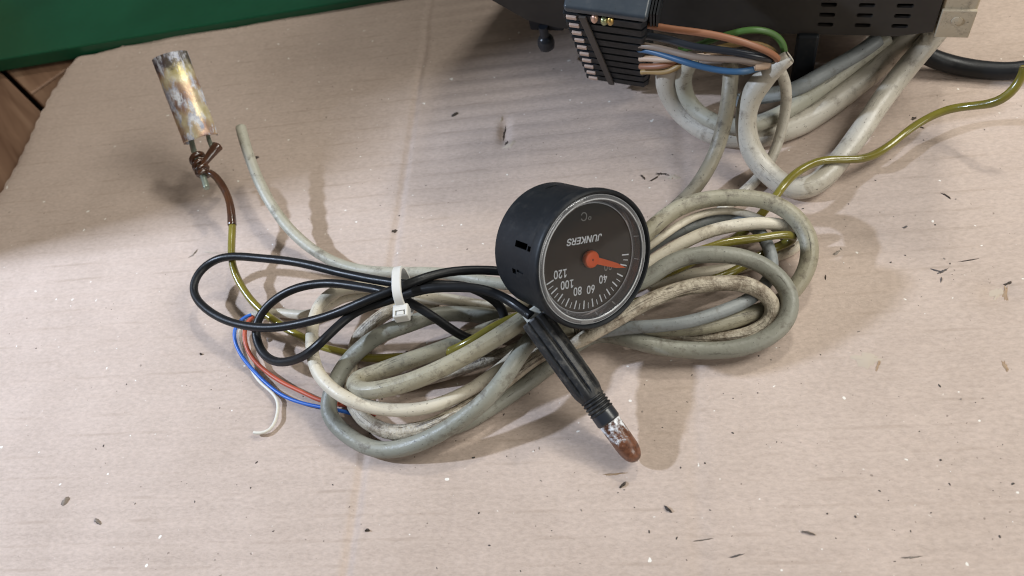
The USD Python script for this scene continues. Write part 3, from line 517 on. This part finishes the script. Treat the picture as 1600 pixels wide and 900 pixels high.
bez = [(.0203, -.0050), (.0226, -.0050), (.02315, -.0046), (BR, -.0036), (BR, -.0012), (.0231, -.0004), (.0226, 0), (.0222, -.0001), (.0219, -.0006), (.0217, -.0016), (.0213, -.0050), (.0203, -.0050)]
obj('bezel', G(trimesh.creation.revolve(np.array(bez), sections=160)), 'black_plastic', th, 40)
# clear lens: pane with a stepped rim that slopes down to the dial
ln_ = revolve([(0, -.0012), (.0192, -.0012), (.0198, -.00105)], 120)
if ln_.face_normals[:, 2].mean() < 0: ln_.invert()
obj('lens', G(ln_), 'clear_lens', th, True)
obj('lens_rim', G(revolve([(.0216, -.0014), (.0212, -.0009), (.0204, -.0008), (.0198, -.00105), (.0194, -.0016), (.0188, -.0036), (.0183, -.0042), (.0186, -.0046), (.0196, -.0046), (.0204, -.0032), (.0214, -.0026), (.0216, -.0014)], 160)), 'lens_rim', th, 50)
for a, w in ((math.radians(182), .14), (math.radians(158), .03), (math.radians(82), .12), (math.radians(28), .05), (math.radians(-70), .10), (math.radians(-150), .05)):
    n = 10; aa = np.linspace(a - w, a + w, n)
    r0, r1, zt = .0199, .0211, -.0006
    vv = np.concatenate([np.stack([r * np.cos(aa), r * np.sin(aa), aa * 0 + zz], -1) for r, zz in ((r0, -.0014), (r0, zt), (r1, zt), (r1, -.0014))])
    i = np.arange(n - 1); ff = np.vstack([np.vstack([np.stack([i + k * n, i + k * n + 1, i + (k + 1) * n + 1], -1), np.stack([i + k * n, i + (k + 1) * n + 1, i + (k + 1) * n], -1)]) for k in range(3)])
    lc_ = trimesh.Trimesh(vv, ff, process=False)
    if lc_.face_normals[:, 2].mean() < 0: lc_.invert()
    obj('lens_clip', G(lc_), 'lens_clip', th, 20)
mat('lens_edge', {'t': ('transparent_bsdf', {'color': (.95, .95, .95)}), 'g': ('principled_bsdf', {'base_color': (.75, .77, .80), 'roughness': .2}), 'm': ('mix_closure', {'fac': .55})},
    [('t.BSDF', 'm.closure1'), ('g.BSDF', 'm.closure2')], 'm.closure')
for rr_, zz_, tk in ((.01835, -.0041, .00017), (.02005, -.0009, .00022), (.0214, -.0012, .00018)):
    tr = trimesh.creation.torus(rr_, tk, major_sections=120, minor_sections=8); tr.apply_translation((0, 0, zz_)); obj('lens_edge', G(tr), 'lens_edge', th, True)
for a_ in (172, 196, 60, 97, -28, -62, 300 - 180):
    rg = trimesh.creation.box((.0017, .00028, .0004)); rg.apply_translation((.0192, 0, -.0024)); rg.apply_transform(trimesh.transformations.rotation_matrix(-.9, (0, 1, 0), (.0192, 0, -.0024))); rg.apply_transform(trimesh.transformations.rotation_matrix(math.radians(a_), (0, 0, 1))); obj('lens_ridge', G(rg), 'lens_edge', th, False)
DZ = -.0048
dial = obj('dial', G(revolve([(0, DZ - .0006), (.0202, DZ - .0006), (.0202, DZ), (0, DZ)], 120)), 'dial_black', th, 30)
def dang(v): return math.radians(175.5 - 1.285 * v)
for v10 in range(0, 25):
    v = v10 * 5; a = dang(v); big = v10 % 2 == 0
    L, w = (.0029, .00044) if big else (.0020, .00024)
    if v == 15: continue
    m = trimesh.creation.box((L, w, .00006)); m.apply_translation((.0174 - L / 2, 0, DZ + .00007)); m.apply_transform(trimesh.transformations.rotation_matrix(a, (0, 0, 1)))
    obj('tick_mark', G(m), 'white_print', dial, False)
def letters(s, h, cx, cy, mname, nm, shear=0., bold=True, sx=1.0):
    m = meshkit.text_mesh(s, h, .00006, bold); b = m.bounds; m.apply_translation(-(b[0] + b[1]) / 2)
    vv = m.vertices.copy(); vv[:, 0] = vv[:, 0] * sx + shear * vv[:, 1]; m.vertices = vv
    m.apply_translation((cx, cy, DZ + .00008)); obj(nm, G(m), mname, dial, False)
for v, cx_, cy_ in ((20, -8.6, 4.2), (40, -6.6, 8.3), (60, -1.5, 11.0), (80, 3.9, 10.7), (100, 8.2, 7.7), (120, 10.9, 3.7)):
    letters(str(v), .0027, cx_ * .001, cy_ * .001, 'white_print' if v != 20 else 'grey_print', 'numeral', bold=True, sx=.74)
letters('JUNKERS', .0022, .0014, -.0063, 'white_print', 'lettering', .20, True, 1.02)
letters('°C', .0028, .0008, -.0140, 'grey_print', 'lettering', 0, False)
# pointer
pa = math.radians(160.5); PZ = -.0032
pp = Polygon([(.0, -.00115), (.0062, -.00105), (.0112, -.00085), (.0155, 0), (.0112, .00085), (.0062, .00105), (0, .00115)])
pm = trimesh.creation.extrude_polygon(pp, .0006, engine='earcut'); pm.apply_translation((0, 0, PZ)); pm.apply_transform(trimesh.transformations.rotation_matrix(pa, (0, 0, 1)))
ptr = obj('pointer', G(pm), 'orange_plastic', th, 30)
obj('hub', G(revolve([(0, PZ - .001), (.0025, PZ - .001), (.0029, PZ), (.0029, PZ + .0008), (.0026, PZ + .0012), (.0016, PZ + .0014), (.0004, PZ + .0014), (.00035, PZ + .0011), (0, PZ + .0011)], 48)), 'orange_plastic', ptr, 40)
pin = trimesh.creation.cylinder(.00032, .0002, sections=16); pin.apply_translation((0, 0, PZ + .00125)); obj('pin', G(pin), 'orange_dark', ptr)
t, uv = tube(path['capillary'], routes['capillary']['r'], 20, seed=11, wob=.02)
obj('capillary', t, 'black_pvc', th, True, uv)
# probe
px_, py_, pz_ = frame(PE - PT, np.cross(PE - PT, [0, 0, 1.0])); PL = np.linalg.norm(PE - PT)
def PR(m): return place(m, PT, px_, py_, pz_)
HL = PL * .575
def gear(r, lobes, dep):
    a = np.linspace(0, 2 * np.pi, lobes * 8, endpoint=False)
    ph = (a * lobes / (2 * np.pi)) % 1
    rr = r - dep * np.where((ph > .72) & (ph < .96), 1, np.where((ph > .66) | (ph < .02), .35, 0))
    return np.stack([rr * np.cos(a), rr * np.sin(a)], -1)
zs = [0, .0006, .003, HL * .25, HL * .5, HL * .75, HL - .0042, HL - .0026, HL - .0012, HL]
ss = [.93, 1.0, 1.0, 1.0, 1.0, .985, .97, .95, .88, .80]
rings = []
for zz, sc in zip(zs, ss):
    g = gear(.0052, 9, .0010 if zz < HL - .003 else .0010 * max(0, (HL - .001 - zz) / .003)); rings.append(np.c_[g * sc, np.full(len(g), zz)])
n = len(rings[0]); v = np.vstack(rings + [[[0, 0, 0]], [[0, 0, HL]]]); ff = []
for k in range(len(rings) - 1):
    i = np.arange(n); j = (i + 1) % n; ff += [np.stack([i + k * n, j + k * n, j + (k + 1) * n], -1), np.stack([i + k * n, j + (k + 1) * n, i + (k + 1) * n], -1)]
i = np.arange(n); j = (i + 1) % n; ff += [np.stack([j, i, i * 0 + len(v) - 2], -1), np.stack([i + (len(rings) - 1) * n, j + (len(rings) - 1) * n, i * 0 + len(v) - 1], -1)]
probe = obj('probe', PR(trimesh.Trimesh(v, np.vstack(ff), process=False)), 'dusty_black_plastic', th, 25)
tp = [(0, HL - .001)]
for k in range(5):
    zz = HL - .0002 + k * .00125; tp += [(.00385, zz), (.0044, zz + .0004), (.0044, zz + .0007), (.00385, zz + .00115)]
zt = HL + 5 * .00125; tp += [(.0039, zt), (0, zt)]
obj('thread', PR(revolve(tp, 48)), 'dusty_black_plastic', probe, 25)
obj('collar', PR(revolve([(0, zt - .001), (.0040, zt - .001), (.0042, zt), (.0042, zt + .0030), (.0039, zt + .0035), (0, zt + .0035)], 48)), 'black_core', probe, 30)
zb = zt + .0033; BLn = PL + .0015 - zb
tz = np.linspace(0, 1, 26); pr_ = np.where(tz < .60, .0038 - .0002 * tz, .00368 * np.sqrt(np.clip(1 - ((tz - .60) / .40) ** 2.2, 0, 1)))
bm = revolve(np.c_[np.r_[pr_, 0], np.r_[zb + tz * BLn, zb + BLn]], 40)
vv = bm.vertices.copy(); vv[:, :2] *= (1 + .05 * (meshkit.fbm(vv * 500, 3, 2) - .5))[:, None]; bm.vertices = vv
uvb = np.stack([vv[:, 2] - zb, np.arctan2(vv[:, 1], vv[:, 0]) * .0038], -1)
obj('bulb', PR(bm), 'bulb_copper', probe, True, uvb)
capm = rbox(.0056, .0054, .0040, .0007); capm.apply_translation((.0, 0, -.0014)); obj('entry_cap', PR(capm), 'white_cap', probe)

# ------------------------------------------------------------------ cable tie
cpt = path['capillary']; tc_ = at(630, 455, .0285)
near = cpt[np.linalg.norm(cpt - tc_, axis=1) < .009]
ctr = near.mean(0); tw = at(660, 447, .029) - at(585, 459, .029); tw /= np.linalg.norm(tw)
vy = np.array([0, 1.0, .0]) - tw * tw[1]; vy /= np.linalg.norm(vy); vz = np.cross(tw, vy); vz *= np.sign(vz[2])
ly = (near - ctr) @ vy; lz = (near - ctr) @ vz
hy, hz = max(.0040, np.abs(ly).max() + .0010), max(.0028, np.abs(lz).max() + .0017)
tie = thing('cable_tie', 'small white nylon cable tie cinched round the black capillary strands', 'cable tie', ctr)
a = np.linspace(0, 2 * np.pi, 80)
sup = lambda q: np.sign(q) * np.abs(q) ** .72
cy, cz = hy * sup(np.cos(a)), hz * sup(np.sin(a))
cen = ctr + cy[:, None] * vy + cz[:, None] * vz
nr = np.stack([np.cos(a) / hy, np.sin(a) / hz], -1); nr /= np.linalg.norm(nr, axis=1, keepdims=True); nr = nr[:, :1] * vy + nr[:, 1:] * vz
sw, stt = .00165, .0010
sec = [(-sw, 0), (sw, 0), (sw, .7), (sw * .85, 1), (-sw * .85, 1), (-sw, .7)]
v = np.concatenate([cen + w * tw + nr * stt * h for w, h in sec]); n = len(a); ff = []
for k in range(6):
    i = np.arange(n - 1); k2 = (k + 1) % 6; ff += [np.stack([i + k * n, i + 1 + k * n, i + 1 + k2 * n], -1), np.stack([i + k * n, i + 1 + k2 * n, i + k2 * n], -1)]
mm = trimesh.Trimesh(v, np.vstack(ff)[:, ::-1], process=False); mm.fix_normals()
obj('strap', mm, 'nylon', tie, 30)
hd = m3.Manifold(m3.Mesh(vert_properties=rbox(.0056, .0054, .0044, .0007).vertices.astype(np.float32), tri_verts=rbox(.0056, .0054, .0044, .0007).faces.astype(np.uint32)))
hd = hd - m3.Manifold.cube((.0036, .0020, .004), True).translate((0, -.0012, .0025)); v, f, _ = meshkit.arrays(hd)
hc = ctr - vy * (hy + .0026) + vz * .0012
obj('head', place(trimesh.Trimesh(v, f, process=False), hc, tw, vy, vz), 'nylon', tie, 30)
tg = rbox(.0026, .0016, .0016, .0003); tg.apply_translation((0, -.0013, .0014)); obj('pawl', place(tg, hc, tw, vy, vz), 'nylon', tie)

# ------------------------------------------------------------------ terminal block with its wires
B0, T0 = at(960, 128, .010), at(944, 24, .072)
s_ax = (T0 - B0); SH = np.linalg.norm(s_ax); s_ax /= SH
x_ax = at(1003, 28, .072) - at(885, 19, .072); x_ax -= s_ax * (x_ax @ s_ax); x_ax /= np.linalg.norm(x_ax); y_ax = np.cross(s_ax, x_ax)
tbk = thing('terminal_block', 'stacked black terminal block with copper contacts and bunch of coloured wires', 'terminal block', (B0[0], B0[1], 0))
def TB(m): return place(m, B0, x_ax, y_ax, s_ax)
NP = 10; pit = SH / NP
plate2 = Polygon([(-.0115, 0), (.0115, 0), (.0130, .0015), (.0130, .0125), (.0115, .014), (-.0115, .014)])
for k in range(NP):
    h = pit * .74
    shf = .0030 * (1 - k / (NP - 1))
    pl = plate2.difference(Polygon([(-.03, -.01), (-.0115 + shf, -.01), (-.0115 + shf, .03), (-.03, .03)])) if False else plate2
    pl = Polygon([(x + shf if x < 0 else x, y) for x, y in list(plate2.exterior.coords)[:-1]])
    m = trimesh.creation.extrude_polygon(pl.buffer(.0004), h, engine='earcut'); m.apply_translation((.0015, 0, k * pit))
    obj('terminal_plate', TB(m), 'black_plastic', tbk, 20)
    web = trimesh.creation.box((.0215, .0115, pit * .28)); web.apply_translation((.0010, .0075, k * pit + pit * .87)); obj('web', TB(web), 'hole_black', tbk)
    lug = rbox(.0052, .0048, h * .80, .0003); lug.apply_translation((-.0128 + shf, .0020, k * pit + h * .5)); lg = obj('lug', TB(lug), 'black_plastic', tbk)
    ct = rbox(.0038, .0012, h * .42, .0002); ct.apply_translation((-.0122 + shf, -.0006, k * pit + h * .58)); obj('contact', TB(ct), 'contact_metal', lg)
topc = rbox(.0300, .030, .0042, .0012); topc.apply_translation((.0005, .0142, NP * pit + .0021)); obj('cover', TB(topc), 'blue_black_plastic', tbk)
for kx in range(3):
    fin = trimesh.creation.box((.0007, .012, pit * 1.6)); fin.apply_translation((.0162 + kx * .0011, .008, NP * pit - pit * .55)); obj('fin', TB(fin), 'black_plastic', tbk)
sb0, sb1 = np.array([-.0078, -.0012, NP * pit - .001]), np.array([-.0010, -.0012, .0002])
dv = sb1 - sb0; ln = np.linalg.norm(dv); bar = rbox(.0026, .0009, ln, .0002)
zz = dv / ln; yy = np.array([0, 1.0, 0]); xx = np.cross(yy, zz)
obj('retaining_strip', TB(place(bar, (sb0 + sb1) / 2, xx, yy, zz)), 'strap_brown', tbk)
for sx_, mname in ((-.0035, 'copper'), (-.0002, 'green_brass'), (.0022, 'brass')):
    sc = trimesh.creation.icosphere(3, .0017); sc.apply_scale((.85, .9, 1.35)); sc.vertices *= (1 + .35 * (meshkit.noise(sc.vertices * 700 + sx_ * 1e4, 3) - .5))[:, None]; sc.apply_translation((sx_, -.0004, NP * pit - .0036 + .3 * abs(sx_))); obj('screw', TB(sc), mname, tbk, True)
def wire(pts, r, m, parent=tbk, nm='wire', label=None):
    w = resample(np.array([at(p[0], p[1], p[2] * .001) for p in pts]), .0015); t, uv = tube(w, r * .00088, 14, seed=int(pts[0][0]), wob=.04); obj(nm, t, m, parent, True, uv, label=label)
wire([(992,37,60),(1004,38,62),(1055,46,62),(1106,53,61),(1158,65,58),(1196,79,53),(1214,91,48),(1213,100,44)], 1.45, 'brown_core', label='brown wire')
wire([(994,54,54),(1010,56,55),(1045,62,55),(1081,72,54),(1132,79,53),(1183,88,50),(1208,94,45)], 1.5, 'black_core', label='black wire')
wire([(996,70,48),(1012,72,50),(1045,79,50),(1094,90,50),(1158,94,49),(1183,98,47),(1207,99,43)], 1.4, 'taupe_core', label='grey brown wire')
wire([(998,78,44),(1015,80,46),(1050,90,47),(1081,100,47),(1119,109,46),(1158,112,46),(1182,107,44),(1200,100,42)], 1.35, 'blue_wire', label='blue wire')
wire([(1060,78,46),(1096,69,50),(1119,60,54),(1145,52,56),(1178,47,57),(1207,53,54),(1222,67,50),(1225,84,46),(1216,97,43)], 1.4, 'green_wire', label='green wire')
wire([(1000,92,38),(1016,92,40),(1040,93,42),(1075,90,44),(1120,88,45),(1180,100,45),(1204,101,44)], 1.35, 'tan_wire', label='tan wire')
wire([(1000,104,34),(1017,104,36),(1040,102,38),(1058,96,39),(1075,86,40)], 1.3, 'brown_core')
wire([(1002,113,30),(1018,112,32),(1040,112,35),(1058,105,38),(1080,92,40)], 1.3, 'golden_wire', label='golden brown wire')
wire([(1100,80,48),(1130,73,50),(1165,68,50),(1200,75,47),(1214,90,44)], 1.2, 'golden_wire')
wire([(1178,104,46),(1195,102,45),(1206,99,44),(1216,92,43)], 1.9, 'tan_wire', nm='wire_sleeve')

# ------------------------------------------------------------------ control box
KZ = .032
kb0, kb1 = at(873, 44, KZ), at(1455, 58, KZ)
kx = (kb1 - kb0); kx[2] = 0; KW = np.linalg.norm(kx); kx /= KW; ky = np.array([-kx[1], kx[0], 0]); kz = np.array([0, 0, 1.0])
bx = thing('control_box', 'dark metal control box housing with vent slots along the top of the picture', 'control box', (kb0[0], kb0[1], 0))
def KB(m): return place(m, kb0, kx, ky, kz)
left = -.030; KH, KD = .085, .10
pan = Polygon([(0, 0), (KW - .012, 0), (KW, .0025), (KW, KH), (left, KH), (left, .0155), (-.014, .004)])
for cxp in (1289, 1347, 1405):
    for r_i in range(3):
        w = at(cxp, 41, KZ + .004); u = (w - kb0) @ kx
        hz_ = .0048 + r_i * .0046
        pan = pan.difference(Polygon([(u - .0021, hz_ - .0001), (u + .0021, hz_ - .0001), (u + .0021, hz_ + .0001), (u - .0021, hz_ + .0001)]).buffer(.00082))
pm = trimesh.creation.extrude_polygon(pan, .0016, engine='earcut')
pm = place(pm, np.zeros(3), np.array([1.0, 0, 0]), np.array([0, 0, 1.0]), np.array([0, -1.0, 0])); pm.apply_translation((0, .0016, 0))
obj('front_panel', KB(pm), 'dark_metal', bx, 20)
hs = trimesh.creation.box((KW - .004 - left, .0940, KH - .018)); hs.apply_translation(((KW + left) / 2 - .001, .0530, KH / 2 + .0085)); obj('housing', KB(hs), 'hole_black', bx)
bt = rbox(KW - .002, .092, .0016, .0004); bt.apply_translation((KW / 2, .0490, .0014)); obj('bottom_plate', KB(bt), 'dark_metal', bx)
# end pieces
er = rbox(.012, .085, KH + .004, .0012); er.apply_translation((KW + .0066, .0430, KH / 2 + .0022)); e_ = obj('end_cap', KB(er), 'beige_metal', bx, label='beige end cap at the right')
fl = rbox(.0115, .0016, .012, .0003); fl.apply_translation((KW + .0066, -.0002, .0068)); obj('flange', KB(fl), 'beige_metal', e_)
sc = revolve([(0, 0), (.0019, 0), (.0018, .0004), (.0008, .0006), (0, .0006)], 24); sc.apply_transform(trimesh.transformations.rotation_matrix(math.pi / 2, (1, 0, 0))); sc.apply_translation((KW + .0066, -.0010, .0085)); obj('screw', KB(sc), 'beige_metal', e_)
el = rbox(.010, .075, KH, .0012); el.apply_translation((left - .0052, .0440, KH / 2 + .0100)); obj('end_cap', KB(el), 'grey_metal', bx, label='grey end cap at the left')
# knob foot and rear feet
kc = at(853, 66, .015); br = rbox(.016, .010, .012, .001); q = kc - kb0
u, w = q @ kx, q @ ky
br.apply_translation((u + .001, w + .006, .0265 - KZ)); obj('bracket', KB(br), 'black_plastic', bx)
kn = revolve([(a_ * .88, b_ * .72 if b_ < .008 else b_) for a_, b_ in [(0, -.0062), (.0022, -.0058), (.0040, -.0040), (.0046, -.001), (.0043, .002), (.0036, .004), (.0024, .005), (.0024, .009), (0, .009)]], 40); kn.apply_translation((u, w, .015 - KZ)); obj('knob', KB(kn), 'black_core', bx, 40)
ft = at(1262, 66, KZ); u2, w2 = (ft - kb0) @ kx, (ft - kb0) @ ky
for (uu, ww) in ((u2, w2 + .007), (.015, .088), (KW - .01, .088), (KW * .5, .088)):
    fo = rbox(.0085, .0085, KZ, .0012); fo.apply_translation((uu, ww, -KZ / 2 + .0004)); obj('foot', KB(fo), 'black_plastic', bx)

# ------------------------------------------------------------------ loose scraps and crumbs on the sheet
for (px, py, L, Wd, a, m, lab, c) in [
    (103, 783, .0058, .0028, .95, 'debris_grey', 'greyish paper flake at the lower left of the cardboard', 'flake'),
    (153, 815, .0052, .0019, -.6, 'debris_grey', 'brownish paper flake right of the pair at the lower left', 'flake'),
    (973, 758, .0042, .0013, .85, 'debris_dark', 'grey shaving on the cardboard below the tip of the probe', 'shaving'),
    (1044, 796, .0044, .0012, -.85, 'debris_dark', 'black rod-like shaving lower right of the tip of the probe', 'shaving'),
    (1262, 832, .0058, .0012, -.3, 'debris_grey', 'curved tan shaving near the bottom edge right of the middle', 'shaving'),
    (574, 829, .0024, .0014, .2, 'debris_dark', 'black crumb beside the fold near the bottom edge', 'crumb'),
    (711, 179, .0056, .0014, .5, 'debris_dark', 'dark splinter on the cardboard left of the vertical gash', 'splinter'),
    (402, 247, .0028, .0014, .4, 'debris_dark', 'dark speck touching the cable with the cut free end', 'crumb'),
    (315, 554, .0014, .0012, .0, 'debris_dark', 'small black speck left of the stripped blue wire', 'crumb'),
    (421, 532, .0024, .0020, .0, 'debris_grey', 'grey smudge of dust inside the small black loop', 'dust')]:
    top('loose_' + c, rough_patch(px, py, L * .70, Wd * .74, a, .0003, 20, int(px + py), .5, .0008), m, lab, c, smooth=50)
def crumbs(n, seed, lo, hi, m, label):
    g = np.random.default_rng(seed); ms = []
    while len(ms) < n:
        px, py = g.uniform(10, 1590), g.uniform(20, 895)
        if g.random() > .25 + .75 * (px / 1600) ** .7: continue
        c = at(px, py)
        if c[0] < X0 + .004 or c[1] > edge_y(c[0]) - .004: continue
        s = lo + (hi - lo) * g.random() ** 3
        ico = trimesh.creation.icosphere(0, s); ico.vertices *= 1 + .5 * (g.random((len(ico.vertices), 1)) - .5)
        ico.apply_scale((1 + 1.6 * g.random() ** 2, 1, .5)); ico.apply_transform(trimesh.transformations.rotation_matrix(g.uniform(0, 6.28), (0, 0, 1)))
        ico.apply_translation((c[0], c[1], sheet_z(c[:1], c[1:2])[0] + s * .2)); ms.append(ico)
    top('crumbs', cat(*ms), m, label, 'crumbs', kind='stuff', smooth=False)
crumbs(260, 21, .00010, .00036, 'debris_dark', 'tiny dark crumbs of dirt scattered over the cardboard')
crumbs(45, 22, .00009, .00026, 'debris_white', 'tiny white crumbs of plaster scattered over the cardboard')
crumbs(150, 23, .00010, .00036, 'debris_grey', 'tiny brown crumbs scattered over the cardboard')
